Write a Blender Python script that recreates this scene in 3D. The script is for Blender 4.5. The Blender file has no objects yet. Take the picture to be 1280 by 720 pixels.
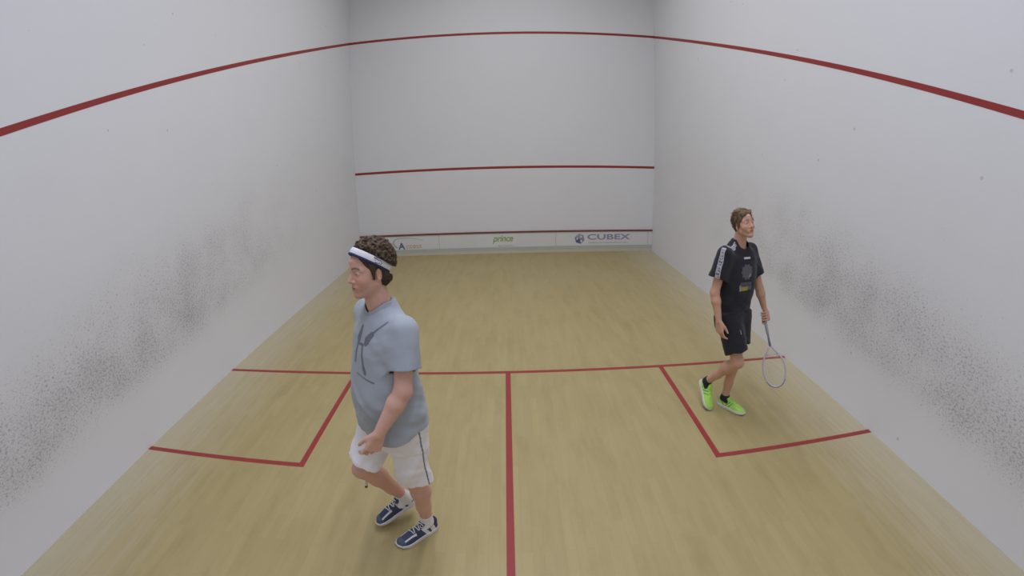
import bpy, bmesh, math, random
import numpy as np
from mathutils import Matrix, Vector

random.seed(7)
rng = np.random.default_rng(11)
COL = bpy.context.scene.collection
scene = bpy.context.scene
V3 = lambda *a: np.array(a, float)


def unit(v):
    v = np.asarray(v, float)
    return v / np.linalg.norm(v)


def srgb(r, g, b):
    f = lambda c: (c / 255 / 12.92) if c <= 10.3 else ((c / 255 + .055) / 1.055) ** 2.4
    return (f(r), f(g), f(b))


# ------------------------------------------------------------------ objects
def link(o, parent=None):
    COL.objects.link(o)
    if parent is not None:
        o.parent = parent
    return o


def mesh_obj(name, verts, faces, mats, parent=None, smooth=False, tint=None):
    me = bpy.data.meshes.new(name)
    verts = np.asarray(verts, float)
    me.from_pydata(verts.tolist() if len(verts) < 2000 else [], [], faces if len(verts) < 2000 else [])
    if len(verts) >= 2000:
        faces = np.asarray(faces, np.int32)
        n, k = faces.shape
        me.vertices.add(len(verts))
        me.vertices.foreach_set('co', verts.astype(np.float32).ravel())
        me.loops.add(n * k)
        me.loops.foreach_set('vertex_index', faces.ravel())
        me.polygons.add(n)
        me.polygons.foreach_set('loop_start', np.arange(0, n * k, k, dtype=np.int32))
        me.polygons.foreach_set('loop_total', np.full(n, k, np.int32))
    me.update(calc_edges=True)
    me.validate()
    for m in (mats if isinstance(mats, (list, tuple)) else [mats]):
        me.materials.append(m)
    if smooth:
        me.polygons.foreach_set('use_smooth', np.ones(len(me.polygons), bool))
    if tint is not None:
        a = me.color_attributes.new('tint', 'FLOAT_COLOR', 'POINT')
        c = np.ones((len(verts), 4), np.float32)
        c[:, :3] = tint
        a.data.foreach_set('color', c.ravel())
    o = bpy.data.objects.new(name, me)
    return link(o, parent)


def bm_obj(name, bm, mat, parent=None, smooth=False):
    bmesh.ops.recalc_face_normals(bm, faces=bm.faces)
    me = bpy.data.meshes.new(name)
    bm.to_mesh(me)
    bm.free()
    for m in (mat if isinstance(mat, (list, tuple)) else [mat]):
        me.materials.append(m)
    if smooth:
        me.polygons.foreach_set('use_smooth', np.ones(len(me.polygons), bool))
    return link(bpy.data.objects.new(name, me), parent)


def empty(name, loc, rz=0.0):
    o = bpy.data.objects.new(name, None)
    o.empty_display_size = .2
    o.location = loc
    o.rotation_euler = (0, 0, rz)
    return link(o)


def tag(o, label=None, cat=None, group=None, kind=None):
    if label: o['label'] = label
    if cat: o['category'] = cat
    if group: o['group'] = group
    if kind: o['kind'] = kind
    return o


def add_box(bm, x0, x1, y0, y1, z0, z1):
    vs = [bm.verts.new(p) for p in [(x0, y0, z0), (x1, y0, z0), (x1, y1, z0), (x0, y1, z0),
                                    (x0, y0, z1), (x1, y0, z1), (x1, y1, z1), (x0, y1, z1)]]
    for f in [(0, 3, 2, 1), (4, 5, 6, 7), (0, 1, 5, 4), (1, 2, 6, 5), (2, 3, 7, 6), (3, 0, 4, 7)]:
        bm.faces.new([vs[i] for i in f])


def box_obj(name, dims, mat, parent=None):
    bm = bmesh.new()
    add_box(bm, *dims)
    return bm_obj(name, bm, mat, parent)


def add_tube(bm, pts, rad, n=8, closed=False, flat=1.0, nrm=None):
    """tube along pts; flat scales the section along nrm"""
    pts = [np.asarray(p, float) for p in pts]
    rings = []
    L = len(pts)
    for i, p in enumerate(pts):
        a = pts[(i - 1) % L] if (closed or i > 0) else pts[i]
        b = pts[(i + 1) % L] if (closed or i < L - 1) else pts[i]
        t = unit(b - a)
        up = np.asarray(nrm, float) if nrm is not None else (V3(0, 0, 1) if abs(t[2]) < .9 else V3(1, 0, 0))
        s = unit(np.cross(t, up))
        u = np.cross(s, t)
        r = rad[i] if isinstance(rad, (list, tuple, np.ndarray)) else rad
        rings.append([bm.verts.new(p + r * (math.cos(k * 2 * math.pi / n) * s + flat * math.sin(k * 2 * math.pi / n) * u)) for k in range(n)])
    for i in range(L if closed else L - 1):
        A, B = rings[i], rings[(i + 1) % L]
        for k in range(n):
            bm.faces.new([A[k], A[(k + 1) % n], B[(k + 1) % n], B[k]])
    if not closed:
        bm.faces.new(rings[0][::-1])
        bm.faces.new(rings[-1])


# ------------------------------------------------------------------ materials
def new_mat(name):
    m = bpy.data.materials.new(name)
    m.use_nodes = True
    nt = m.node_tree
    return m, nt, nt.nodes['Principled BSDF'], nt.links.new


def nd(nt, typ, **kw):
    n = nt.nodes.new(typ)
    for k, v in kw.items():
        if k.startswith('i_'):
            n.inputs[k[2:].replace('_', ' ')].default_value = v
        elif k.startswith('n_'):
            n.inputs[int(k[2:])].default_value = v
        else:
            setattr(n, k, v)
    return n


def mth(nt, op, a, b=None, clamp=False):
    n = nt.nodes.new('ShaderNodeMath')
    n.operation = op
    n.use_clamp = clamp
    for i, v in enumerate((a, b)):
        if v is None: continue
        if isinstance(v, (int, float)): n.inputs[i].default_value = v
        else: nt.links.new(v, n.inputs[i])
    return n.outputs[0]


def mixc(nt, f, a, b, mode='MIX'):
    n = nt.nodes.new('ShaderNodeMix')
    n.data_type = 'RGBA'
    n.blend_type = mode
    for s, v in ((n.inputs[0], f), (n.inputs[6], a), (n.inputs[7], b)):
        if isinstance(v, (int, float)): s.default_value = v
        elif isinstance(v, tuple): s.default_value = (*v, 1) if len(v) == 3 else v
        else: nt.links.new(v, s)
    return n.outputs[2]


def simple_mat(name, col, rough=.6, var=.06, scale=40., bump=0., metallic=0., spec=.4, sheen=0.):
    m, nt, b, L = new_mat(name)
    tc = nd(nt, 'ShaderNodeTexCoord')
    no = nd(nt, 'ShaderNodeTexNoise', i_Scale=scale, i_Detail=3.)
    L(tc.outputs['Object'], no.inputs['Vector'])
    dark = tuple(c * (1 - var) for c in col)
    lite = tuple(min(1, c * (1 + var)) for c in col)
    L(mixc(nt, no.outputs['Fac'], dark, lite), b.inputs['Base Color'])
    b.inputs['Roughness'].default_value = rough
    b.inputs['Metallic'].default_value = metallic
    b.inputs['Specular IOR Level'].default_value = spec
    b.inputs['Sheen Weight'].default_value = sheen
    if bump:
        bp = nd(nt, 'ShaderNodeBump', i_Strength=bump, i_Distance=.002)
        L(no.outputs['Fac'], bp.inputs['Height'])
        L(bp.outputs[0], b.inputs['Normal'])
    return m


def tint_mat(name, rough=.7, scale=60., var=.08, bump=.0, spec=.3, sss=0., sheen=0., dist=.002):
    """colour comes from the pigment stored on the mesh, broken up by fine noise"""
    m, nt, b, L = new_mat(name)
    at = nd(nt, 'ShaderNodeAttribute', attribute_name='tint')
    tc = nd(nt, 'ShaderNodeTexCoord')
    no = nd(nt, 'ShaderNodeTexNoise', i_Scale=scale, i_Detail=3.)
    L(tc.outputs['Object'], no.inputs['Vector'])
    mr = nd(nt, 'ShaderNodeMapRange')
    mr.inputs['To Min'].default_value = 1 - var
    mr.inputs['To Max'].default_value = 1 + var
    L(no.outputs['Fac'], mr.inputs['Value'])
    L(mixc(nt, 1.0, at.outputs['Color'], mr.outputs[0], 'MULTIPLY'), b.inputs['Base Color'])
    b.inputs['Roughness'].default_value = rough
    b.inputs['Specular IOR Level'].default_value = spec
    b.inputs['Sheen Weight'].default_value = sheen
    if sss:
        b.inputs['Subsurface Weight'].default_value = sss
        b.inputs['Subsurface Radius'].default_value = (.012, .005, .003)
        b.inputs['Subsurface Scale'].default_value = .6
    if bump:
        bp = nd(nt, 'ShaderNodeBump', i_Strength=bump, i_Distance=dist)
        L(no.outputs['Fac'], bp.inputs['Height'])
        L(bp.outputs[0], b.inputs['Normal'])
    return m


def wall_mat(name, marks, seed):
    """painted plaster; on the side walls black rubber ball marks crowd a band above the floor"""
    m, nt, b, L = new_mat(name)
    geo = nd(nt, 'ShaderNodeNewGeometry')
    sep = nd(nt, 'ShaderNodeSeparateXYZ')
    L(geo.outputs['Position'], sep.inputs[0])
    off = nd(nt, 'ShaderNodeVectorMath', operation='ADD')
    off.inputs[1].default_value = (0, seed * 13.7, seed * 5.1)
    L(geo.outputs['Position'], off.inputs[0])
    big = nd(nt, 'ShaderNodeTexNoise', i_Scale=.9, i_Detail=4.)
    L(off.outputs[0], big.inputs['Vector'])
    base = mixc(nt, big.outputs['Fac'], (.765, .775, .805), (.80, .81, .84))
    if marks:
        y, z = sep.outputs['Y'], sep.outputs['Z']
        # vertical centre of the band rises towards the front wall, its upper skirt widens
        zc = mth(nt, 'ADD', .55, mth(nt, 'MULTIPLY', y, .095))
        dz = mth(nt, 'SUBTRACT', z, zc)
        up = mth(nt, 'MAXIMUM', dz, 0.)
        dn = mth(nt, 'MINIMUM', dz, 0.)
        wup = mth(nt, 'ADD', .36, mth(nt, 'MULTIPLY', y, .18))
        a = mth(nt, 'POWER', mth(nt, 'DIVIDE', up, wup), 2.)
        wdn = mth(nt, 'ADD', .28, mth(nt, 'MULTIPLY', y, .03))
        c = mth(nt, 'POWER', mth(nt, 'DIVIDE', mth(nt, 'ABSOLUTE', dn), wdn), 2.6)
        mask = mth(nt, 'EXPONENT', mth(nt, 'MULTIPLY', mth(nt, 'ADD', a, c), -1.))
        # play concentrates in the rear half of the court
        fy = nd(nt, 'ShaderNodeMapRange', interpolation_type='SMOOTHSTEP')
        fy.inputs['From Min'].default_value = 9.6
        fy.inputs['From Max'].default_value = 3.2
        fy.inputs['To Min'].default_value = .18
        L(y, fy.inputs['Value'])
        mask = mth(nt, 'MULTIPLY', mask, fy.outputs[0])
        patch = nd(nt, 'ShaderNodeTexNoise', i_Scale=2.2, i_Detail=3.)
        L(off.outputs[0], patch.inputs['Vector'])
        mask2 = mth(nt, 'MULTIPLY', mask, mth(nt, 'ADD', .55, mth(nt, 'MULTIPLY', patch.outputs['Fac'], .9)))
        hi = nd(nt, 'ShaderNodeMapRange', interpolation_type='SMOOTHSTEP')
        hi.inputs['From Min'].default_value = 4.6
        hi.inputs['From Max'].default_value = 1.0
        hi.inputs['To Max'].default_value = .42
        L(z, hi.inputs['Value'])
        low_cut = mth(nt, 'GREATER_THAN', dz, -.2)
        mask2 = mth(nt, 'MAXIMUM', mask2, mth(nt, 'MULTIPLY', mth(nt, 'MULTIPLY', hi.outputs[0], patch.outputs['Fac']), mth(nt, 'MULTIPLY', low_cut, 1.6)))
        mp = nd(nt, 'ShaderNodeMapping')
        mp.inputs['Scale'].default_value = (1., .75, 1.)
        mp.inputs['Rotation'].default_value = (.5, 0, 0)
        L(off.outputs[0], mp.inputs['Vector'])
        fine = nd(nt, 'ShaderNodeTexNoise', i_Scale=60., i_Detail=4., i_Roughness=.65)
        L(mp.outputs[0], fine.inputs['Vector'])
        thr = mth(nt, 'SUBTRACT', .74, mth(nt, 'MULTIPLY', mask2, .250))
        d = mth(nt, 'DIVIDE', mth(nt, 'SUBTRACT', fine.outputs['Fac'], thr), .13, True)
        fine2 = nd(nt, 'ShaderNodeTexNoise', i_Scale=105., i_Detail=3., i_Roughness=.6)
        L(off.outputs[0], fine2.inputs['Vector'])
        thr2 = mth(nt, 'SUBTRACT', .75, mth(nt, 'MULTIPLY', mask2, .29))
        d2 = mth(nt, 'DIVIDE', mth(nt, 'SUBTRACT', fine2.outputs['Fac'], thr2), .16, True)
        d = mth(nt, 'MAXIMUM', d, mth(nt, 'MULTIPLY', d2, .62))
        # small isolated hits higher up
        vo = nd(nt, 'ShaderNodeTexVoronoi', i_Scale=3.2, i_Randomness=1.)
        L(off.outputs[0], vo.inputs['Vector'])
        spot = mth(nt, 'LESS_THAN', vo.outputs['Distance'], .045)
        spot = mth(nt, 'MULTIPLY', spot, .30)
        d = mth(nt, 'MAXIMUM', mth(nt, 'MULTIPLY', d, MARK_STRENGTH), spot)
        smear = mth(nt, 'MULTIPLY', mask2, .17)
        base = mixc(nt, smear, base, (.40, .395, .38))
        base = mixc(nt, d, base, (.13, .13, .125))
    L(base, b.inputs['Base Color'])
    b.inputs['Roughness'].default_value = .62
    b.inputs['Specular IOR Level'].default_value = .3
    bn = nd(nt, 'ShaderNodeTexNoise', i_Scale=22., i_Detail=4.)
    L(geo.outputs['Position'], bn.inputs['Vector'])
    bp = nd(nt, 'ShaderNodeBump', i_Strength=.06, i_Distance=.004)
    L(bn.outputs['Fac'], bp.inputs['Height'])
    L(bp.outputs[0], b.inputs['Normal'])
    return m


MARK_STRENGTH = .54


def floor_mat():
    m, nt, b, L = new_mat('maple_strip_floor')
    geo = nd(nt, 'ShaderNodeNewGeometry')
    mp = nd(nt, 'ShaderNodeMapping')
    mp.inputs['Rotation'].default_value = (0, 0, math.pi / 2)
    L(geo.outputs['Position'], mp.inputs['Vector'])
    br = nd(nt, 'ShaderNodeTexBrick', offset=.37, offset_frequency=2, squash=1.)
    br.inputs['Color1'].default_value = (0, 0, 0, 1)
    br.inputs['Color2'].default_value = (1, 1, 1, 1)
    br.inputs['Mortar'].default_value = (.5, .5, .5, 1)
    br.inputs['Scale'].default_value = 1.
    br.inputs['Mortar Size'].default_value = .0012
    br.inputs['Mortar Smooth'].default_value = .3
    br.inputs['Bias'].default_value = 0.
    br.inputs['Brick Width'].default_value = .62
    br.inputs['Row Height'].default_value = .066
    L(mp.outputs[0], br.inputs['Vector'])
    mp2 = nd(nt, 'ShaderNodeMapping')
    mp2.inputs['Scale'].default_value = (26, 1.6, 1)
    L(geo.outputs['Position'], mp2.inputs['Vector'])
    gr = nd(nt, 'ShaderNodeTexNoise', i_Scale=1., i_Detail=5., i_Roughness=.6)
    L(mp2.outputs[0], gr.inputs['Vector'])
    wear = nd(nt, 'ShaderNodeTexNoise', i_Scale=1.1, i_Detail=4.)
    L(geo.outputs['Position'], wear.inputs['Vector'])
    c = mixc(nt, br.outputs['Color'], FLOOR_A, FLOOR_B)
    c = mixc(nt, mth(nt, 'MULTIPLY', mth(nt, 'SUBTRACT', gr.outputs['Fac'], .35, True), .5), c, FLOOR_D)
    c = mixc(nt, mth(nt, 'MULTIPLY', mth(nt, 'SUBTRACT', wear.outputs['Fac'], .30, True), 1.1), c, FLOOR_C)
    mp3 = nd(nt, 'ShaderNodeMapping')
    mp3.inputs['Scale'].default_value = (7.5, 1.9, 1)
    L(geo.outputs['Position'], mp3.inputs['Vector'])
    stk = nd(nt, 'ShaderNodeTexNoise', i_Scale=1., i_Detail=4., i_Roughness=.6)
    L(mp3.outputs[0], stk.inputs['Vector'])
    c = mixc(nt, mth(nt, 'MULTIPLY', mth(nt, 'SUBTRACT', stk.outputs['Fac'], .50, True), 1.5), c, FLOOR_D)
    c = mixc(nt, mth(nt, 'MULTIPLY', br.outputs['Fac'], .17), c, (.20, .14, .07))
    # floor colour blended paler in a ragged strip along the side walls
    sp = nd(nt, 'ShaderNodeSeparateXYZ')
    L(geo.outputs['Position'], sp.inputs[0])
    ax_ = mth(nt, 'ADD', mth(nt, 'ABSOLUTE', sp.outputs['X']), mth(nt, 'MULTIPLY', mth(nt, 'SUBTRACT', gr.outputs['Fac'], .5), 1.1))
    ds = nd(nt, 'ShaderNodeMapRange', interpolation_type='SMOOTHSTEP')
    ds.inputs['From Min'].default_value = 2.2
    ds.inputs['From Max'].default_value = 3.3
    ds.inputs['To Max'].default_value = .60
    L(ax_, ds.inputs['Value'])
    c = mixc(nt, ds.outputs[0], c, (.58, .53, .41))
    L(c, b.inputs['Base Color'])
    b.inputs['Roughness'].default_value = .48
    b.inputs['Specular IOR Level'].default_value = .45
    bp = nd(nt, 'ShaderNodeBump', i_Strength=.12, i_Distance=.001)
    L(gr.outputs['Fac'], bp.inputs['Height'])
    L(bp.outputs[0], b.inputs['Normal'])
    return m


FLOOR_A, FLOOR_B, FLOOR_C, FLOOR_D = (.385, .305, .134), (.425, .338, .152), (.45, .372, .19), (.285, .222, .082)

M = {}
M['wall_left'] = wall_mat('painted_plaster_left', True, 1.)
M['wall_right'] = wall_mat('painted_plaster_right', True, 2.3)
M['wall_plain'] = wall_mat('painted_plaster_front', False, 3.)
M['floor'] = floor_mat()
M['line'] = simple_mat('red_court_paint', (.31, .037, .034), .5, .08, 6.)
M['tin_maroon'] = simple_mat('dull_maroon_strip', (.20, .070, .060), .55, .08, 6.)
M['tin_white'] = simple_mat('white_tin_board', (.74, .75, .76), .45, .03, 5.)
M['tin_grey'] = simple_mat('grey_kick_strip', (.50, .52, .49), .5, .04, 8.)
M['tin_cream'] = simple_mat('cream_skirting', (.60, .58, .47), .55, .05, 10.)
M['ceiling'] = simple_mat('white_ceiling', (.72, .72, .70), .8, .03, 4.)
M['blue'] = simple_mat('blue_print', (.11, .13, .30), .5)
M['blue_pale'] = simple_mat('pale_blue_print', (.27, .31, .44), .5)
M['ink_grey'] = simple_mat('grey_print', (.36, .37, .42), .5)
M['print_pale'] = simple_mat('pale_grey_print', (.52, .53, .56), .5)
M['orange'] = simple_mat('orange_print', (.58, .45, .30), .5)
M['green'] = simple_mat('green_print', (.27, .40, .09), .5)
M['skin'] = tint_mat('skin', .5, 90., .06, .05, .35, .12)
M['cloth'] = tint_mat('jersey_cloth', .85, 180., .05, .08, .15, 0., .15)
M['hair'] = tint_mat('hair', .6, 130., .35, .6, .3, 0., 0., .004)
M['shoe'] = tint_mat('shoe_upper', .6, 150., .08, .1, .3)
M['eye'] = tint_mat('eyeball', .2, 50., .02, 0, .5)
M['white_rubber'] = simple_mat('white_rubber', (.70, .70, .68), .6, .05, 30.)
M['sole_green'] = simple_mat('pale_rubber', (.66, .70, .60), .6, .05, 30.)
M['lace_white'] = simple_mat('white_lace', (.75, .76, .78), .8, .05, 90.)
M['lace_green'] = simple_mat('neon_lace', (.50, .85, .12), .8, .05, 90.)
M['sock_white'] = simple_mat('white_sock', (.80, .79, .80), .9, .05, 120., .2)
M['sock_black'] = simple_mat('black_sock', (.025, .025, .03), .9, .1, 120., .2)
M['band_white'] = simple_mat('white_towelling', (.80, .79, .83), .9, .05, 150., .3)
M['band_navy'] = simple_mat('navy_towelling', (.035, .035, .10), .9, .1, 150., .3)
M['frame_silver'] = simple_mat('silver_lilac_frame', (.60, .56, .68), .4, .05, 20., 0, .1)
M['shaft_grey'] = simple_mat('grey_shaft', (.22, .21, .26), .4, .1, 20.)
M['frame_dark'] = simple_mat('dark_frame', (.05, .05, .06), .4, .1, 20.)
M['frame_white'] = simple_mat('white_frame', (.72, .72, .70), .4, .05, 20.)
M['grip'] = simple_mat('grip_wrap', (.42, .41, .45), .8, .12, 80., .3)
M['grip_dark'] = simple_mat('dark_grip_wrap', (.05, .05, .06), .8, .12, 80., .3)
M['string'] = simple_mat('racket_string', (.72, .72, .74), .4, .02, 50.)

# ------------------------------------------------------------------ court
CW, CL, CH = 3.2, 9.75, 7.0          # half width, length, ceiling height
YB = -.55                             # rear wall stands behind the spot the camera looks from

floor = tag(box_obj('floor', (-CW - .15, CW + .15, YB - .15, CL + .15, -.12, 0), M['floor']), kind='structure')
ceiling = tag(box_obj('ceiling', (-CW - .15, CW + .15, YB - .15, CL + .15, CH, CH + .12), M['ceiling']), kind='structure')
wall_left = tag(box_obj('wall_left', (-CW - .15, -CW, YB - .15, CL + .15, 0, CH), M['wall_left']), kind='structure')
wall_right = tag(box_obj('wall_right', (CW, CW + .15, YB - .15, CL + .15, 0, CH), M['wall_right']), kind='structure')
wall_front = tag(box_obj('wall_front', (-CW, CW, CL, CL + .15, 0, CH), M['wall_plain']), kind='structure')
wall_back = tag(box_obj('wall_back', (-CW, CW, YB - .15, YB, 0, CH), M['wall_plain']), kind='structure')  # unseen plain wall, added to close the rear and bounce light

T = .0015                             # paint thickness
SY, BY, BX = 4.248, 2.656, 1.6255     # short line, box rear line, box side line (centres)
w = .025
box_obj('short_line', (-CW, CW, SY - w, SY + w, 0, T), M['line'], floor)
box_obj('half_court_line', (-w, w, YB, SY - w, 0, T), M['line'], floor)
for s in (-1, 1):
    bm = bmesh.new()
    x_out = s * CW
    xa, xb = sorted((s * BX - w * s, x_out))
    add_box(bm, xa, xb, BY - w, BY + w, 0, T)
    add_box(bm, s * BX - w, s * BX + w, BY + w, SY - w, 0, T)
    bm_obj('service_box_line', bm, M['line'], floor)
ZO, ZS, ZB = 4.654, 1.826, 2.198
box_obj('out_line', (-CW, CW, CL - T, CL, ZO - w, ZO + w), M['line'], wall_front)
box_obj('service_line', (-CW, CW, CL - T, CL, ZS - w, ZS + w), M['line'], wall_front)
for s, wl in ((-1, wall_left), (1, wall_right)):
    bm = bmesh.new()
    slope = (ZO - ZB) / CL
    vs = []
    for xx in (s * CW, s * (CW - T)):
        for yy in (YB, CL):
            zc = ZB + slope * yy
            for dz in (-w * 1.04, w * 1.04):
                vs.append(bm.verts.new((xx, yy, zc + dz)))
    for f in [(0, 1, 3, 2), (4, 6, 7, 5), (0, 2, 6, 4), (1, 5, 7, 3), (0, 4, 5, 1), (2, 3, 7, 6)]:
        bm.faces.new([vs[i] for i in f])
    bm_obj('out_line', bm, M['line'], wl)

# ---- the tin along the foot of the front wall
tin = empty('tin', (0, CL, 0))
tag(tin, 'white tin board with printed adverts along the foot of the front wall', 'tin')
YT = CL - .03


def tin_part(name, dims, mat):
    x0, x1, y0, y1, z0, z1 = dims
    return box_obj(name, (x0, x1, y0 - CL, y1 - CL, z0, z1), mat, tin)


tin_part('board', (-CW + .002, CW - .002, YT, CL - .001, .135, .437), M['tin_white'])
tin_part('kick_strip', (-CW + .002, CW - .002, YT - .004, CL - .001, .062, .133), M['tin_grey'])
tin_part('skirting', (-CW + .002, CW - .002, YT - .010, CL - .001, .0, .060), M['tin_cream'])
tin_part('top_strip', (-CW + .002, CW - .002, YT - .012, CL - .001, .439, .472), M['tin_maroon'])
for sx in (-1.44, 1.06, 3.10):
    tin_part('seam', (sx - .006, sx + .006, YT - .0015, YT - .0002, .06, .437), M['tin_grey'])


def text_obj(name, body, x, z, size, mat, sx=1., shear=0., space=1., bold=.0):
    c = bpy.data.curves.new(name, 'FONT')
    c.body = body
    c.size = size
    c.shear = shear
    c.space_character = space
    c.extrude = .0008
    c.offset = bold
    c.align_x = 'LEFT'
    tmp = bpy.data.objects.new(name, c)
    COL.objects.link(tmp)
    dg = bpy.context.evaluated_depsgraph_get()
    me = bpy.data.meshes.new_from_object(tmp.evaluated_get(dg))
    bpy.data.objects.remove(tmp)
    bpy.data.curves.remove(c)
    me.name = name
    me.materials.clear()
    me.materials.append(mat)
    me.transform(Matrix.Translation((x, YT - CL - .0010, z)) @ Matrix.Rotation(math.pi / 2, 4, 'X') @ Matrix.Diagonal((sx, 1, 1, 1)))
    return link(bpy.data.objects.new(name, me), tin)


def disc_poly(bm, pts, depth=.0015):
    """flat printed shape on the tin from (x, z) points"""
    f = [bm.verts.new((p[0], YT - CL - .0003, p[1])) for p in pts]
    g = [bm.verts.new((p[0], YT - CL - .0003 - depth, p[1])) for p in pts]
    bm.faces.new(f)
    bm.faces.new(g[::-1])
    n = len(pts)
    for i in range(n):
        bm.faces.new([f[i], f[(i + 1) % n], g[(i + 1) % n], g[i]])


# left advert: blue A inside a swoosh with orange letters
bm = bmesh.new()
outer, inner = [], []
for k in range(25):
    a = math.radians(232 - k * 8.2)
    t = k / 24
    cx, cz, rx, rz = -2.22 + .06 * t, .285, .215 + .25 * t ** 2, .118 - .03 * t ** 2
    th = .020 * (1 - t) + .006
    outer.append((cx + (rx + th) * math.cos(a), cz + (rz + th) * math.sin(a)))
    inner.append((cx + rx * math.cos(a), cz + rz * math.sin(a)))
for k in range(24):
    disc_poly(bm, [outer[k], outer[k + 1], inner[k + 1], inner[k]])
bm_obj('logo_swoosh', bm, M['ink_grey'], tin)
text_obj('lettering', 'A', -2.335, .152, .20, M['blue'], 1.0, 0, 1, .006)
text_obj('lettering', 'ccess', -2.17, .165, .16, M['orange'], 1.02, 0, 1, .002)
# middle advert
text_obj('lettering', 'prince', -.285, .262, .195, M['green'], .92, .28, .93, .003)
def small_print(x0, x1, z, h):
    """a line of print too small to read: one ragged strip"""
    g = np.random.default_rng(int(abs(x0) * 100))
    xs = np.linspace(x0, x1, int((x1 - x0) / .018))
    top = [(q, z + h * g.uniform(.35, 1.)) for q in xs]
    bot = [(q, z + h * g.uniform(-.3, .2)) for q in xs]
    bm = bmesh.new()
    F = [[bm.verts.new((q[0], YT - CL - d, q[1])) for q in row] for row in (top, bot) for d in (.0003, .0016)]
    for i in range(len(xs) - 1):
        for r0, r1 in ((0, 2), (1, 3), (0, 1), (2, 3)):
            bm.faces.new([F[r0][i], F[r0][i + 1], F[r1][i + 1], F[r1][i]])
    bm_obj('small_print', bm, M['print_pale'], tin)


small_print(-.17, .14, .155, .026)
# right advert: cube emblem, word and a fine line of letters
bm = bmesh.new()
cx, cz, r = 1.575, .285, .115
hx = [(cx + r * .95 * math.cos(math.radians(90 + 60 * k + 12)), cz + r * math.sin(math.radians(90 + 60 * k + 12))) for k in range(6)]
disc_poly(bm, [hx[1], hx[2], hx[3], (cx, cz)])
bm_obj('logo_cube_face', bm, M['blue'], tin)
bm = bmesh.new()
disc_poly(bm, [hx[0], hx[1], (cx, cz), hx[5]])
bm_obj('logo_cube_face', bm, M['ink_grey'], tin)
bm = bmesh.new()
disc_poly(bm, [hx[3], hx[4], hx[5], (cx, cz)])
bm_obj('logo_cube_face', bm, M['blue_pale'], tin)
for kk, (px_, pz_) in enumerate([(-.055, .0), (.03, .045), (.035, -.05)]):
    bm = bmesh.new()
    disc_poly(bm, [(cx + px_ + .02 * math.cos(a * math.pi / 6), cz + pz_ + .024 * math.sin(a * math.pi / 6)) for a in range(12)], .003)
    bm_obj('logo_dot', bm, M['tin_white'], tin)
text_obj('lettering', 'CUBEX', 1.735, .265, .165, M['blue_pale'], 1.78, 0, 1.02, .004)
small_print(1.77, 2.64, .186, .024)

# ------------------------------------------------------------------ signed distance modelling
class Prim:
    def __init__(self, f, c, r):
        self.f, self.c, self.r = f, np.asarray(c, float), float(r)


def cap(a, b, ra, rb=None):
    a, b = np.asarray(a, float), np.asarray(b, float)
    rb = ra if rb is None else rb
    ba = b - a
    L2 = max(ba @ ba, 1e-12)

    def f(P):
        h = np.clip((P - a) @ ba / L2, 0, 1)
        q = P - a - h[:, None] * ba
        return np.sqrt((q * q).sum(1)) - (ra + (rb - ra) * h)
    return Prim(f, (a + b) / 2, math.sqrt(L2) / 2 + max(ra, rb))


def cone(a, b, ra, rb, squash=None):
    """flat-ended cone; squash = (direction, factor) flattens the section"""
    a, b = np.asarray(a, float), np.asarray(b, float)
    L = np.linalg.norm(b - a)
    ax = (b - a) / L

    def f(P):
        q = P - a
        t = q @ ax
        rad = q - t[:, None] * ax
        if squash is not None:
            sd = unit(squash[0] - (squash[0] @ ax) * ax)
            comp = rad @ sd
            rad = rad + np.outer(comp * (1 / squash[1] - 1), sd)
        r = ra + (rb - ra) * np.clip(t / L, -.3, 1.3)
        d = (np.sqrt((rad * rad).sum(1)) - r) * (1 if squash is None else min(1, squash[1]))
        return np.maximum(d, np.maximum(-t, t - L))
    return Prim(f, (a + b) / 2, L / 2 + max(ra, rb) * 1.4)


def ell(c, r, R=None):
    c, r = np.asarray(c, float), np.asarray(r, float)
    R = None if R is None else np.asarray(R, float)

    def f(P):
        q = P - c
        if R is not None: q = q @ R
        k0 = np.sqrt(((q / r) ** 2).sum(1))
        k1 = np.sqrt(((q / r ** 2) ** 2).sum(1)) + 1e-9
        return k0 * (k0 - 1) / k1
    return Prim(f, c, r.max())


def loft(sec, power=2.3):
    """stack of flattened rings: rows z, cx, cy, half depth, half width, yaw(deg)"""
    S = np.array(sec, float)
    zs = S[:, 0]

    def f(P):
        z = P[:, 2]
        zz = np.clip(z, zs[0], zs[-1])
        cx, cy, hd, hw, yw = (np.interp(zz, zs, S[:, i]) for i in range(1, 6))
        yw = np.radians(yw)
        x, y = P[:, 0] - cx, P[:, 1] - cy
        u = x * np.cos(yw) + y * np.sin(yw)
        v = -x * np.sin(yw) + y * np.cos(yw)
        k0 = ((np.abs(u) / hd) ** power + (np.abs(v) / hw) ** power) ** (1 / power) + 1e-9
        g = np.sqrt((u / hd ** 2) ** 2 + (v / hw ** 2) ** 2) + 1e-9
        d = (k0 - 1) * np.minimum(np.minimum(k0 / g, hw), .2)
        return np.maximum(d, np.maximum(zs[0] - z, z - zs[-1]))
    c = V3(S[:, 1].mean(), S[:, 2].mean(), (zs[0] + zs[-1]) / 2)
    return Prim(f, c, (zs[-1] - zs[0]) / 2 + S[:, 4].max() * 1.2)


def tf(p, R, o, s=1.):
    """place a primitive given in a local frame: world = o + s * R @ local"""
    R, o = np.asarray(R, float), np.asarray(o, float)
    return Prim(lambda P: p.f((P - o) @ R / s) * s, o + s * R @ p.c, p.r * s)


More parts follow.
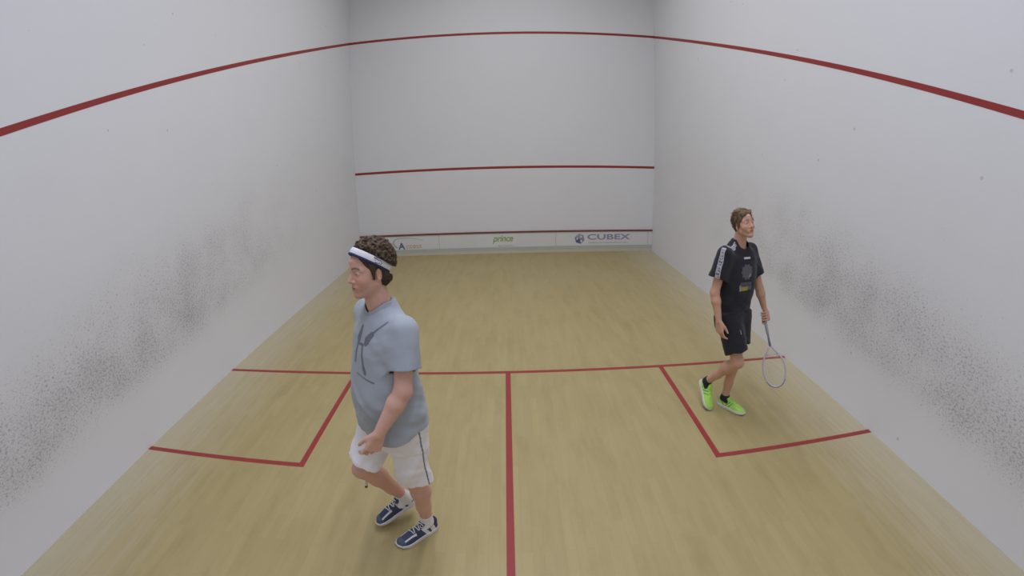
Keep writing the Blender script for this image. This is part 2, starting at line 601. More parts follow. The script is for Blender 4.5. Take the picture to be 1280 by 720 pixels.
class Field:
    def __init__(self):
        self.items = []

    def add(self, p, k=.0, op='u', T=None):
        if T is not None: p = tf(p, *T)
        self.items.append((p, k, op))
        return self

    def ev(self, P, c, rad):
        d = np.full(len(P), .2)
        for p, k, op in self.items:
            if np.linalg.norm(p.c - c) > rad + p.r + k + .02: continue
            e = p.f(P)
            if op == 'u':
                if k > 0:
                    h = np.maximum(k - np.abs(d - e), 0) / k
                    d = np.minimum(d, e) - h * h * k * .25
                else: d = np.minimum(d, e)
            else:
                e = -e if op == 's' else e
                if k > 0:
                    h = np.maximum(k - np.abs(d - e), 0) / k
                    d = np.maximum(d, e) + h * h * k * .25
                else: d = np.maximum(d, e)
        return d


def surface(fn, lo, hi, res, relax=2):
    """naive surface nets over a sparse set of blocks; fn(P, centre, radius)"""
    B = 16
    lo, hi = np.asarray(lo, float), np.asarray(hi, float)
    nb = np.ceil((hi - lo) / res / B).astype(int)
    big = 1 << 12
    br = B * res * math.sqrt(3) / 2
    g = np.arange(B + 1)
    I = np.stack(np.meshgrid(g, g, g, indexing='ij'), -1).reshape(-1, 3)
    vid, vpos, quads = [], [], []
    for bx in range(nb[0]):
        for by in range(nb[1]):
            for bz in range(nb[2]):
                base = np.array([bx, by, bz]) * B
                c = lo + (base + B / 2) * res
                if abs(fn(c[None], c, 0.)[0]) > br * 1.35 + .012: continue
                P = lo + (base + I) * res
                D = fn(P, c, br).reshape(B + 1, B + 1, B + 1)
                s = D < 0
                cnt = np.zeros((B, B, B), np.int8)
                for a in (0, 1):
                    for b in (0, 1):
                        for e in (0, 1):
                            cnt += s[a:B + a, b:B + b, e:B + e]
                act = (cnt > 0) & (cnt < 8)
                if not act.any(): continue
                ci = np.argwhere(act)
                acc = np.zeros((len(ci), 3))
                num = np.zeros(len(ci))
                for ax in range(3):
                    o1, o2 = [q for q in range(3) if q != ax]
                    for a in (0, 1):
                        for b in (0, 1):
                            p0 = ci.copy()
                            p0[:, o1] += a
                            p0[:, o2] += b
                            p1 = p0.copy()
                            p1[:, ax] += 1
                            d0 = D[p0[:, 0], p0[:, 1], p0[:, 2]]
                            d1 = D[p1[:, 0], p1[:, 1], p1[:, 2]]
                            x = (d0 < 0) != (d1 < 0)
                            t = np.where(x, d0 / np.where(x, d0 - d1, 1), 0)
                            q = p0.astype(float)
                            q[:, ax] += t
                            acc += q * x[:, None]
                            num += x
                gi = ci + base + 1
                vid.append((gi[:, 0] * big + gi[:, 1]) * big + gi[:, 2])
                vpos.append(lo + (acc / num[:, None] + base) * res)
                for ax in range(3):
                    o1, o2 = [(1, 2), (2, 0), (0, 1)][ax]
                    sl0 = [slice(0, B)] * 3
                    sl1 = [slice(0, B)] * 3
                    sl1[ax] = slice(1, B + 1)
                    s0, s1 = s[tuple(sl0)], s[tuple(sl1)]
                    e = np.argwhere(s0 != s1)
                    if not len(e): continue
                    inside = s0[e[:, 0], e[:, 1], e[:, 2]]
                    ge = e + base + 1
                    cs = []
                    for a, b in ((0, 0), (-1, 0), (-1, -1), (0, -1)):
                        q = ge.copy()
                        q[:, o1] += a
                        q[:, o2] += b
                        cs.append((q[:, 0] * big + q[:, 1]) * big + q[:, 2])
                    Q = np.stack(cs, 1)
                    Q[~inside] = Q[~inside][:, ::-1]
                    quads.append(Q)
    vid = np.concatenate(vid)
    vpos = np.concatenate(vpos)
    quads = np.concatenate(quads)
    u, first = np.unique(vid, return_index=True)
    Vv = vpos[first]
    ix = np.searchsorted(u, quads)
    ix = np.clip(ix, 0, len(u) - 1)
    ok = (u[ix] == quads).all(1)
    F = ix[ok]
    for _ in range(relax):
        acc = np.zeros_like(Vv)
        n = np.zeros(len(Vv))
        for a in range(4):
            i, j = F[:, a], F[:, (a + 1) % 4]
            for k in range(3):
                acc[:, k] += np.bincount(i, Vv[j, k], len(Vv)) + np.bincount(j, Vv[i, k], len(Vv))
            n += np.bincount(i, minlength=len(Vv)) + np.bincount(j, minlength=len(Vv))
        Vv = Vv * .5 + .5 * acc / np.maximum(n, 1)[:, None]
    return Vv, F


def sdf_obj(name, fn, lo, hi, res, mat, parent, tint=None, relax=2):
    Vv, F = surface(fn, lo, hi, res, relax)
    tn = None
    if tint is not None:
        tn = tint(Vv) if callable(tint) else np.tile(np.asarray(tint, float), (len(Vv), 1))
    return mesh_obj(name, Vv, F, mat, parent, True, tn)


def rotz(a):
    a = math.radians(a)
    return np.array([[math.cos(a), -math.sin(a), 0], [math.sin(a), math.cos(a), 0], [0, 0, 1]])


def roty(a):                      # positive tips the local x axis up
    a = math.radians(a)
    return np.array([[math.cos(a), 0, -math.sin(a)], [0, 1, 0], [math.sin(a), 0, math.cos(a)]])


def rotx(a):                      # positive leans the head towards its right shoulder
    a = math.radians(a)
    return np.array([[1, 0, 0], [0, math.cos(a), -math.sin(a)], [0, math.sin(a), math.cos(a)]])


def sstep(x, a, b):
    t = np.clip((x - a) / (b - a), 0, 1)
    return t * t * (3 - 2 * t)


# ------------------------------------------------------------------ body pieces
def add_head(F, T, o):
    """T = (R, origin, scale); o = face options"""
    A = lambda p, k, op='u': F.add(p, k, op, T)
    jw = o.get('jaw', 1.)
    A(ell((-.012, 0, .038), (.099, .0785, .098)), .02)                      # cranium
    A(ell((.028, 0, -.022), (.066, .0610 * jw, .080)), .03)                 # face mass
    for s in (-1, 1):
        A(cap((-.004, s * .053 * jw, -.050), (.058, s * .018 * jw, -.103), .018, .016), .024)   # jaw
        A(ell((.060, s * .036, -.030), (.026, .025, .026)), .022)           # cheek
        A(cap((.080, s * .012, .026), (.068, s * .046, .024), .011, .010), .014)   # brow
    A(ell((.076, 0, -.105), (.020, .022 * jw, .018)), .018)                  # chin
    A(cap((.084, 0, .060), (.088, 0, .028), .020, .010), .03)               # forehead
    for s in (-1, 1):
        A(ell((.098, s * .032, .006), (.017, .019, .013)), .012, 's')       # eye socket
        A(ell((.078, s * .032, .004), (.0150, .0165, .0135)), .004)         # lids
        A(ell((.098, s * .033, .003), (.014, .0125, .0042)), .002, 's')     # slit between lids
    nl = o.get('nose', 1.)
    A(cap((.089, 0, .018), (.090 + .022 * nl, 0, -.030), .0075, .0105), .010)
    A(ell((.090 + .016 * nl, 0, -.033), (.013, .012, .010)), .006)
    for s in (-1, 1):
        A(ell((.095, s * .0125, -.036), (.011, .008, .0085)), .006)
    A(ell((.076, 0, -.066), (.023, .032, .022)), .016)                      # muzzle
    sm = o.get('smile', 0)
    for s in (-1, 1):                                                       # lips, corners lifted by a smile
        A(cap((.0985, 0, -.0625), (.0865, s * .024, -.0660 + .006 * sm), .0052, .0032), .005)
        A(cap((.0965, 0, -.0745), (.0865, s * .022, -.0680 + .006 * sm), .0062, .0035), .005)
    A(ell((.1035, 0, -.0680), (.0120, .024, .0020 + .0014 * o.get('teeth', 0))), .003, 's')
    for s in (-1, 1):                                                       # ears
        Re = rotz(s * 22) @ roty(-10)
        A(ell((-.010, s * .079, -.006), (.019, .0075, .032), Re), .006)
        A(ell((-.004, s * .086, -.002), (.0105, .006, .019), Re), .004, 's')
        A(ell((-.006, s * .080, -.031), (.009, .006, .009)), .004)


def head_tint(P, T, base, o):
    R, og, s = T
    q = (P - og) @ R / s
    col = np.tile(np.asarray(base, float), (len(P), 1))

    def mix(mask, c):
        nonlocal col
        mask = mask[:, None]
        col = col * (1 - mask) + np.asarray(c, float) * mask

    b = np.asarray(base, float)
    head = (q[:, 2] > -.16) & (np.abs(q[:, 1]) < .12) & (np.abs(q[:, 0]) < .16)
    g = lambda c, r: np.exp(-((((q - np.array(c)) / np.array(r)) ** 2).sum(1))) * head
    for s_ in (-1, 1):
        mix(.40 * g((.075, s_ * .042, -.030), (.05, .026, .028)), b * (1.02, .72, .68))      # cheeks
        mix(.35 * g((-.01, s_ * .08, -.005), (.04, .02, .04)), b * (1.02, .74, .70))
    mix(.35 * g((.112, 0, -.028), (.03, .02, .02)), b * (1., .74, .70))
    stub = o.get('stubble', 0.)
    if stub: mix(stub * np.clip(g((.06, 0, -.095), (.06, .075, .038)) * 1.3, 0, 1), b * (.62, .60, .62))
    mix(.85 * np.clip(g((.098, 0, -.068), (.03, .021, .0105)) * 1.25, 0, 1), b * (.80, .46, .44))
    mix(.95 * (g((.104, 0, -.068), (.03, .019, .0024))), b * (.28, .16, .15))
    if o.get('teeth', 0): mix(.6 * g((.100, 0, -.0675), (.02, .014, .0022)), (.6, .55, .5))
    hr = o['hair']
    for s_ in (-1, 1):
        t = np.clip((np.abs(q[:, 1]) - .012) / .036, 0, 1)
        zz = .029 + .006 * np.sin(t * math.pi) - .002 * t
        near = np.exp(-((q[:, 2] - zz) / .0052) ** 2) * (np.abs(q[:, 1]) > .011) * (np.abs(q[:, 1]) < .050) * (q[:, 0] > .045) * (np.sign(q[:, 1]) == s_) * head
        mix(.85 * near, hr)
        mix(.45 * g((.094, s_ * .032, .008), (.03, .019, .0095)), b * (.60, .48, .46))
    return col


def add_hand(F, W, D, N, T, curls, s=1., thumb=.55):
    """open relaxed hand. W wrist, D finger direction, N the way the palm faces, T thumb side"""
    W = np.asarray(W, float)
    D = unit(D)
    N = unit(N - (N @ D) * D)
    T = unit(T - (T @ D) * D - (T @ N) * N)
    H = Field()
    offs = [(.030, .092, (.043, .027, .021)), (.0095, .096, (.047, .030, .022)), (-.0115, .091, (.043, .028, .021)), (-.031, .083, (.034, .022, .019))]
    for i, (o, L, ph) in enumerate(offs):
        K = W + s * (D * L + T * o)
        H.add(cap(W + s * (T * o * .62 + D * .008), K, .0150 * s, .0122 * s), .014)
    H.add(ell(W + s * (D * .055 + T * .022 + N * .010), (s * .030, s * .017, s * .015), np.stack([D, T, N], 1)), .014)
    H.add(ell(W + s * (D * .050 - T * .024 + N * .008), (s * .034, s * .014, s * .013), np.stack([D, T, N], 1)), .014)
    for i, (o, L, ph) in enumerate(offs):
        p = W + s * (D * L + T * o)
        ang = 0
        fan = T * (o * 1.9)
        for j in range(3):
            ang += math.radians(curls[i][j])
            d = unit(D * math.cos(ang) + N * math.sin(ang) + fan * math.cos(ang))
            q = p + d * ph[j] * s
            r0 = (.0098, .0090, .0082)[j] * s * (.88 if i == 3 else 1)
            H.add(cap(p, q, r0, r0 * .92), .0030)
            p = q
    p = W + s * (D * .022 + T * .026 + N * .006)
    d = unit(D * .80 + T * thumb + N * .35)
    q = p + d * .042 * s
    H.add(cap(p, q, .0150 * s, .0120 * s), .010)
    d2 = unit(D * .95 + T * thumb * .45 + N * .40)
    q2 = q + d2 * .031 * s
    H.add(cap(q, q2, .0112 * s, .0102 * s), .003)
    H.add(cap(q2, q2 + unit(D + N * .45 + T * .1) * .025 * s, .0100 * s, .0085 * s), .003)
    F.add(Prim(lambda P, H=H: H.ev(P, W, 9.), W + D * .1 * s, .16 * s), .010)


def add_grip_hand(F, W, C, Ax, B, rh, s=1.):
    """hand closed round a handle. C point on the handle axis, Ax towards the racket head, B towards the back of the hand"""
    Ax = unit(Ax)
    B = unit(B - (B @ Ax) * Ax)
    E_ = np.cross(Ax, B)
    H = Field()
    at = lambda ang, r, t: C + Ax * t + r * (B * math.cos(math.radians(ang)) + E_ * math.sin(math.radians(ang)))
    R = rh + .0085 * s
    for i in range(4):
        t = (.036 - .0225 * i) * s
        K = at(52, R + .010, t)
        H.add(cap(W + Ax * (t * .45), K, .0155 * s, .0125 * s), .014)
        H.add(cap(at(-35, R + .006, t * .8), K, .015 * s, .0125 * s), .014)
        pts = [K, at(118, R + .001, t), at(185, R, t - .002), at(242, R - .001, t - .003)]
        r0 = (.0098 if i < 3 else .0086) * s
        for a, b_ in zip(pts[:-1], pts[1:]):
            H.add(cap(a, b_, r0, r0 * .93), .003)
            r0 *= .93
    pts = [at(-42, R + .006, .012), at(-75, R + .004, .040), at(-120, R + .001, .058), at(-165, R - .001, .066)]
    for a, b_, r0 in zip(pts[:-1], pts[1:], (.0145, .0112, .0095)):
        H.add(cap(a, b_, r0 * s, r0 * .9 * s), .004)
    F.add(Prim(lambda P, H=H: H.ev(P, C, 9.), C, .15 * s), .010)


def limb(F, pts, rad, k=.02):
    for a, b_, ra, rb in zip(pts[:-1], pts[1:], rad[:-1], rad[1:]):
        F.add(cap(a, b_, ra, rb), k)


def along(a, b, t): return np.asarray(a) * (1 - t) + np.asarray(b) * t


def add_leg(F, hip, knee, ank, fwd, s=1.):
    hip, knee, ank = map(lambda q: np.asarray(q, float), (hip, knee, ank))
    bk = -np.asarray(fwd, float)
    limb(F, [hip, along(hip, knee, .5), knee], [.078 * s, .070 * s, .053 * s], .03)
    limb(F, [knee, along(knee, ank, .28) + bk * .016, along(knee, ank, .62) + bk * .006, ank], [.051 * s, .055 * s, .041 * s, .034 * s], .025)
    F.add(ell(knee - bk * .022, (.032 * s, .034 * s, .038 * s)), .02)


def add_arm(F, sh, el, wr, s=1.):
    limb(F, [sh, along(sh, el, .35), el], [.046 * s, .046 * s, .040 * s], .02)
    limb(F, [el, along(el, wr, .3), wr], [.041 * s, .042 * s, .027 * s], .02)


# ------------------------------------------------------------------ shoes (local frame: heel at x = 0, toe +x, z up)
SX = [0, .02, .06, .11, .16, .205, .245, .275, .292]
SW = [.018, .029, .035, .0355, .040, .047, .0475, .038, .012]
SH = [.066, .084, .080, .088, .084, .068, .054, .043, .026]


def shoe_fields(s=1., flip=1):
    SCY = [0, 0, 0, .001, .004, .007, .007, .004, .001]

    def up(P, c, r, off=0.):
        x = np.clip(P[:, 0], 0, .292)
        wd, h, cy = np.interp(x, SX, SW) - off, np.interp(x, SX, SH) - off, flip * np.interp(x, SX, SCY)
        z0 = .012
        y = np.abs(P[:, 1] - cy) / np.maximum(wd, .004)
        z = np.maximum(P[:, 2] - z0, 0) / np.maximum(h - z0, .004)
        k = (y ** 2.5 + z ** 2.5) ** (1 / 2.5)
        d = (k - 1) * np.minimum(wd, h) * .8
        d = np.maximum(d, z0 + off - P[:, 2])
        return np.maximum(d, np.maximum(off - P[:, 0], P[:, 0] - .292 + off))

    hole = cap((.050, 0, .078), (.034, 0, .17), .032, .044)
    tongue = ell((.104, 0, .094), (.011, .027, .034), roty(48))
    heel = ell((.012, 0, .082), (.014, .024, .022))

    def upper(P, c, r):
        d = up(P, c, r)
        for t, k in ((tongue, .010), (heel, .012)):
            e = t.f(P)
            h = np.maximum(k - np.abs(d - e), 0) / k
            d = np.minimum(d, e) - h * h * k * .25
        e = -hole.f(P)
        h = np.maximum(.006 - np.abs(d - e), 0) / .006
        return np.maximum(d, e) + h * h * .0015

    def sole(P, c, r):
        x = np.clip(P[:, 0], -.004, .297)
        wd, cy = np.interp(x, [-.004] + SX[1:-1] + [.297], [.016] + [q + .0045 for q in SW[1:-1]] + [.014]), flip * np.interp(x, SX, SCY)
        zb = .010 * sstep(P[:, 0], .20, .30) + .006 * sstep(-P[:, 0], -.02, .01)
        zt = .026 + .004 * sstep(-P[:, 0], -.08, 0)
        d = np.maximum(np.abs(P[:, 1] - cy) - wd, np.maximum(zb - P[:, 2], P[:, 2] - zt))
        return np.maximum(d, np.maximum(-.004 - P[:, 0], P[:, 0] - .297))
    return upper, sole


def make_shoe(parent, mtx, flip, upper_tint, sole_mat, lace_mat, bars):
    up, so = shoe_fields(1., flip)
    o = sdf_obj('shoe', up, (-.02, -.07, -.01), (.31, .07, .14), .0028, M['shoe'], parent, lambda P: upper_tint(P, flip), 3)
    sdf_obj('sole', so, (-.02, -.07, -.01), (.31, .07, .05), .0028, sole_mat, o, None, 2)
    bm = bmesh.new()
    for k in range(5):
        x = .112 + k * .018
        z = np.interp(x, SX, SH)
        pts = []
        for t in np.linspace(-1, 1, 7):
            yy = t * .024
            pts.append((x + .006 * (1 if k % 2 else -1) * t, yy + flip * .003, z + .004 - .010 * t * t + (.012 if k == 0 else 0)))
        add_tube(bm, pts, .0032, 6)
    for s in (-1, 1):                      # bow
        pts = [(.112 + .012 * math.sin(a), s * (.006 + .020 * (1 - math.cos(a)) * .5), .096 - .004 * (1 - math.cos(a))) for a in np.linspace(0, 2 * math.pi, 9)]
        add_tube(bm, pts, .0026, 6)
    bm_obj('lace', bm, lace_mat, o, True)
    o.matrix_local = mtx
    return o


def shoe_matrix(heel, toe, up):
    """heel and toe points under the sole, up = the way the instep faces"""
    x = unit(np.asarray(toe, float) - heel)
    z = unit(np.asarray(up, float) - (np.asarray(up, float) @ x) * x)
    y = np.cross(z, x)
    return Matrix(((x[0], y[0], z[0], heel[0]), (x[1], y[1], z[1], heel[1]), (x[2], y[2], z[2], heel[2]), (0, 0, 0, 1)))


# ------------------------------------------------------------------ clothes
def fold(P, seed, amp):
    x, y, z = P[:, 0], P[:, 1], P[:, 2]
    a = np.sin(27 * z + 21 * x + 12 * y + seed + 1.7 * np.sin(13 * y + 6 * z + seed) + .8 * np.sin(31 * x))
    b = np.sin(25 * y - 21 * z + 27 * x + 2 * seed + 1.5 * np.sin(11 * x + 15 * z))
    c = np.sin(52 * z + 33 * y - 20 * x + 2.1 * np.sin(16 * z + 9 * y + seed))
    return amp * (.75 * a * np.abs(a) + .6 * b * np.abs(b) + .3 * c)


def garment(outer, inner, seed, amp, cuts):
    """open shell of cloth; cuts = list of fields whose inside is removed"""
    def fn(P, c, r):
        f = fold(P, seed, amp(P) if callable(amp) else amp)
        d = np.maximum(outer.ev(P, c, r) + f, -(inner.ev(P, c, r) + f))
        for q in cuts:
            d = np.maximum(d, -q(P))
        return d
    return fn


def sleeve(a, b, r0, r1):
    """tube with a rounded start and a flat open end"""
    ax = unit(b - a)
    c = cap(a, b + ax * .15, r0, along(r0, r1, 1 + .15 / np.linalg.norm(b - a)))
    return Prim(lambda P: np.maximum(c.f(P), (P - b) @ ax), c.c, c.r)


def build_shirt(parent, sec, arms, hem, neck, tint, lo, hi, res, seed, amp, th=.008):
    """arms: list of (shoulder, sleeve end, r0, r1); neck: primitive removed"""
    O, I = Field(), Field()
    O.add(loft(sec), 0)
    s2 = [[r[0] + (0 if i else -.03), r[1], r[2], r[3] - th, r[4] - th, r[5]] for i, r in enumerate(sec)]
    s2[-1][0] -= th
    I.add(loft(s2), 0)
    for a, b, r0, r1 in arms:
        a, b = np.asarray(a, float), np.asarray(b, float)
        ex = b + unit(b - a) * .006
        O.add(sleeve(a, b, r0, r1), .06)
        I.add(sleeve(a, ex, r0 - th, r1 - th), .06)
    cuts = [neck.f, hem]
    return sdf_obj('t_shirt', garment(O, I, seed, amp, cuts), lo, hi, res, M['cloth'], parent, tint, 2)


def build_shorts(parent, sec, legs, tint, lo, hi, res, seed, amp, th=.008):
    O, I = Field(), Field()
    O.add(loft(sec), 0)
    s2 = [[r[0], r[1], r[2], r[3] - th, r[4] - th, r[5]] for r in sec]
    s2[0][0] += th
    s2[-1][0] += .03
    I.add(loft(s2), 0)
    for a, b, r0, r1, sq in legs:
        a, b = np.asarray(a, float), np.asarray(b, float)
        ex = b + unit(b - a) * .04
        O.add(cone(a, b, r0, r1, sq), .05)
        I.add(cone(a, ex, r0 - th, r1 - th, sq), .05)
    return sdf_obj('shorts', garment(O, I, seed, amp, []), lo, hi, res, M['cloth'], parent, tint, 2)


def ring_band(name, parent, R, og, s, centre, tilt, rx, ry, width, thick, mat, zoff=0., inset=0.):
    """towelling ring round the head in the head frame"""
    bm = bmesh.new()
    n = 64
    prof = [(0, -.5), (.6, -.5), (1, -.35), (1.1, 0), (1, .35), (.6, .5), (0, .5)]
    rings = []
    Rt = roty(tilt)
    for k in range(n):
        a = 2 * math.pi * k / n
        ring = []
        for t, h in prof:
            zz = h * width + zoff
            shrink = 1 - 1.1 * max(0, zz) - .4 * max(0, -zz)
            q = V3((rx * shrink - inset + t * thick) * math.cos(a), (ry * shrink - inset + t * thick) * math.sin(a), zz)
            q = og + s * (R @ (np.asarray(centre) + Rt @ q))
            ring.append(bm.verts.new(q))
        rings.append(ring)
    m = len(prof)
    for k in range(n):
        A, B = rings[k], rings[(k + 1) % n]
        for j in range(m):
            bm.faces.new([A[j], B[j], B[(j + 1) % m], A[(j + 1) % m]])
    return bm_obj(name, bm, mat, parent, True)


def make_eye(parent, T, s_, iris):
    R, og, s = T
    c = V3(.0765, s_ * .032, .004)
    n, m = 16, 12
    verts, faces, tint = [], [], []
    for i in range(m + 1):
        ph = math.pi * i / m
        for j in range(n):
            th = 2 * math.pi * j / n
            d = V3(math.cos(ph), math.sin(ph) * math.cos(th), math.sin(ph) * math.sin(th))
            verts.append(og + s * (R @ (c + d * .0128)))
            a = math.degrees(ph)
            tint.append((.02, .02, .02) if a < 12 else iris if a < 27 else (.62, .58, .55))
    for i in range(m):
        for j in range(n):
            faces.append([i * n + j, (i + 1) * n + j, (i + 1) * n + (j + 1) % n, i * n + (j + 1) % n])
    return mesh_obj('eye', verts, faces, M['eye'], parent, True, np.array(tint))


# ------------------------------------------------------------------ rackets
def make_racket(label, butt, tip, face, mats, squeeze=1.):
    """squash racket; butt end and head tip in world, face = direction the string bed faces"""
    L = .686
    ax = unit(np.asarray(tip, float) - butt)
    nz = unit(np.asarray(face, float) - (np.asarray(face, float) @ ax) * ax)
    sd = np.cross(ax, nz)
    o = bpy.data.objects.new('squash_racket', None)
    o.empty_display_size = .1
    link(o)
    o.matrix_world = Matrix(((ax[0], sd[0], nz[0], butt[0]), (ax[1], sd[1], nz[1], butt[1]), (ax[2], sd[2], nz[2], butt[2]), (0, 0, 0, 1)))
    tag(o, label, 'racket')
    mf, mg, ms, md = mats
    # head outline (x along, y across): a teardrop whose arms run down to the shaft
    pts = []
    cx, rx, ry = .522, .162, .103
    for a in np.linspace(-128, 128, 49):
        r_ = math.radians(a)
        pts.append((cx + rx * math.cos(r_), ry * math.sin(r_), 0))
    lo = [(.375, -.052, 0), (.335, -.024, 0), (.300, -.009, 0)]
    hi = [(q[0], -q[1], 0) for q in lo][::-1]
    hi = [(.300, .009, 0), (.335, .024, 0), (.375, .052, 0)]
    path = lo[::-1] + pts + hi[::-1]
    bm = bmesh.new()
    add_tube(bm, path, .0078, 8, False, 1.25, (0, 0, 1))
    bm_obj('frame', bm, mf, o, True)
    bm = bmesh.new()
    add_tube(bm, [(cx + (rx + .0055) * math.cos(math.radians(a)), (ry + .0055) * math.sin(math.radians(a)), 0) for a in np.linspace(-52, 52, 21)], .0062, 8, False, 1.5, (0, 0, 1))
    bm_obj('bumper', bm, md, o, True)
    bm = bmesh.new()
    add_tube(bm, [(.396, -.070, 0), (.384, -.035, 0), (.380, 0, 0), (.384, .035, 0), (.396, .070, 0)], .0062, 8, False, 1.2, (0, 0, 1))
    bm_obj('throat_bridge', bm, mf, o, True)
    bm = bmesh.new()
    add_tube(bm, [(.19, 0, 0), (.25, 0, 0), (.31, 0, 0)], [.0095, .0100, .0115], 10)
    bm_obj('shaft', bm, md, o, True)
    bm = bmesh.new()
    add_tube(bm, [(0, 0, 0), (.004, 0, 0), (.016, 0, 0), (.03, 0, 0), (.10, 0, 0), (.192, 0, 0), (.198, 0, 0)], [.015, .0172, .0168, .0148, .0142, .0138, .0115], 12)
    bm_obj('grip', bm, mg, o, True)
    bm = bmesh.new()
    def half(x):
        t = (x - cx) / rx
        return ry * math.sqrt(max(0, 1 - t * t))
    for k in range(-5, 6):
        y = k * .0165
        t = math.sqrt(max(0, 1 - (y / ry) ** 2))
        x0 = max(cx - rx * t, .383 + 2.3 * y * y)
        add_tube(bm, [(x0, y, 0), (cx + rx * t, y, 0)], .0006, 5)
    for k in range(16):
        x = .402 + k * .0178
        if half(x) > .012:
            add_tube(bm, [(x, -half(x), .0004), (x, half(x), .0004)], .0006, 5)
    bm_obj('string_bed', bm, ms, o)
    return o

# ------------------------------------------------------------------ the player in the grey shirt
def strand_mesh(lines, r0, base, rg):
    """fine locks as three sided tubes: vertices, quads and pigment"""
    Vs, Fs, Cs = [], [], []
    n = 0
    for L in lines:
        L = np.asarray(L)
        m = len(L)
        t = np.gradient(L, axis=0)
        t /= np.linalg.norm(t, axis=1)[:, None] + 1e-9
        a = np.cross(t, V3(.31, .72, .62))
        a /= np.linalg.norm(a, axis=1)[:, None] + 1e-9
        b = np.cross(t, a)
        r = r0 * np.linspace(1, .35, m)[:, None]
        for k in range(3):
            an = 2 * math.pi * k / 3
            Vs.append(L + r * (a * math.cos(an) + b * math.sin(an)))
        for k in range(3):
            k2 = (k + 1) % 3
            i = np.arange(m - 1)
            Fs.append(np.stack([n + k * m + i, n + k2 * m + i, n + k2 * m + i + 1, n + k * m + i + 1], 1))
        Cs.append(np.tile(np.asarray(base) * rg.uniform(.65, 1.5), (3 * m, 1)))
        n += 3 * m
    return np.concatenate(Vs), np.concatenate(Fs), np.concatenate(Cs)


def hair_obj(parent, fn, og, res, tint, strands):
    Vv, F = surface(fn, og - .17, og + .17, res, 1)
    C = tint(Vv)
    sv, sf, sc_ = strands
    mesh_obj('hair', np.concatenate([Vv, sv]), np.concatenate([F, sf + len(Vv)]), M['hair'], parent, True, np.concatenate([C, sc_]))


HEAD_R = lambda yaw, pitch, roll=0: rotz(yaw) @ roty(pitch) @ rotx(roll)


def strokes(u, v, segs):
    """coverage 0..1 of thick line strokes given as (u0, v0, u1, v1, r0, r1)"""
    m = np.zeros(len(u))
    for u0, v0, u1, v1, r0, r1 in segs:
        du, dv = u1 - u0, v1 - v0
        t = np.clip(((u - u0) * du + (v - v0) * dv) / max(du * du + dv * dv, 1e-9), 0, 1)
        d = np.hypot(u - u0 - t * du, v - v0 - t * dv) - (r0 + (r1 - r0) * t)
        m = np.maximum(m, 1 - sstep(d, -.0012, .0022))
    return m


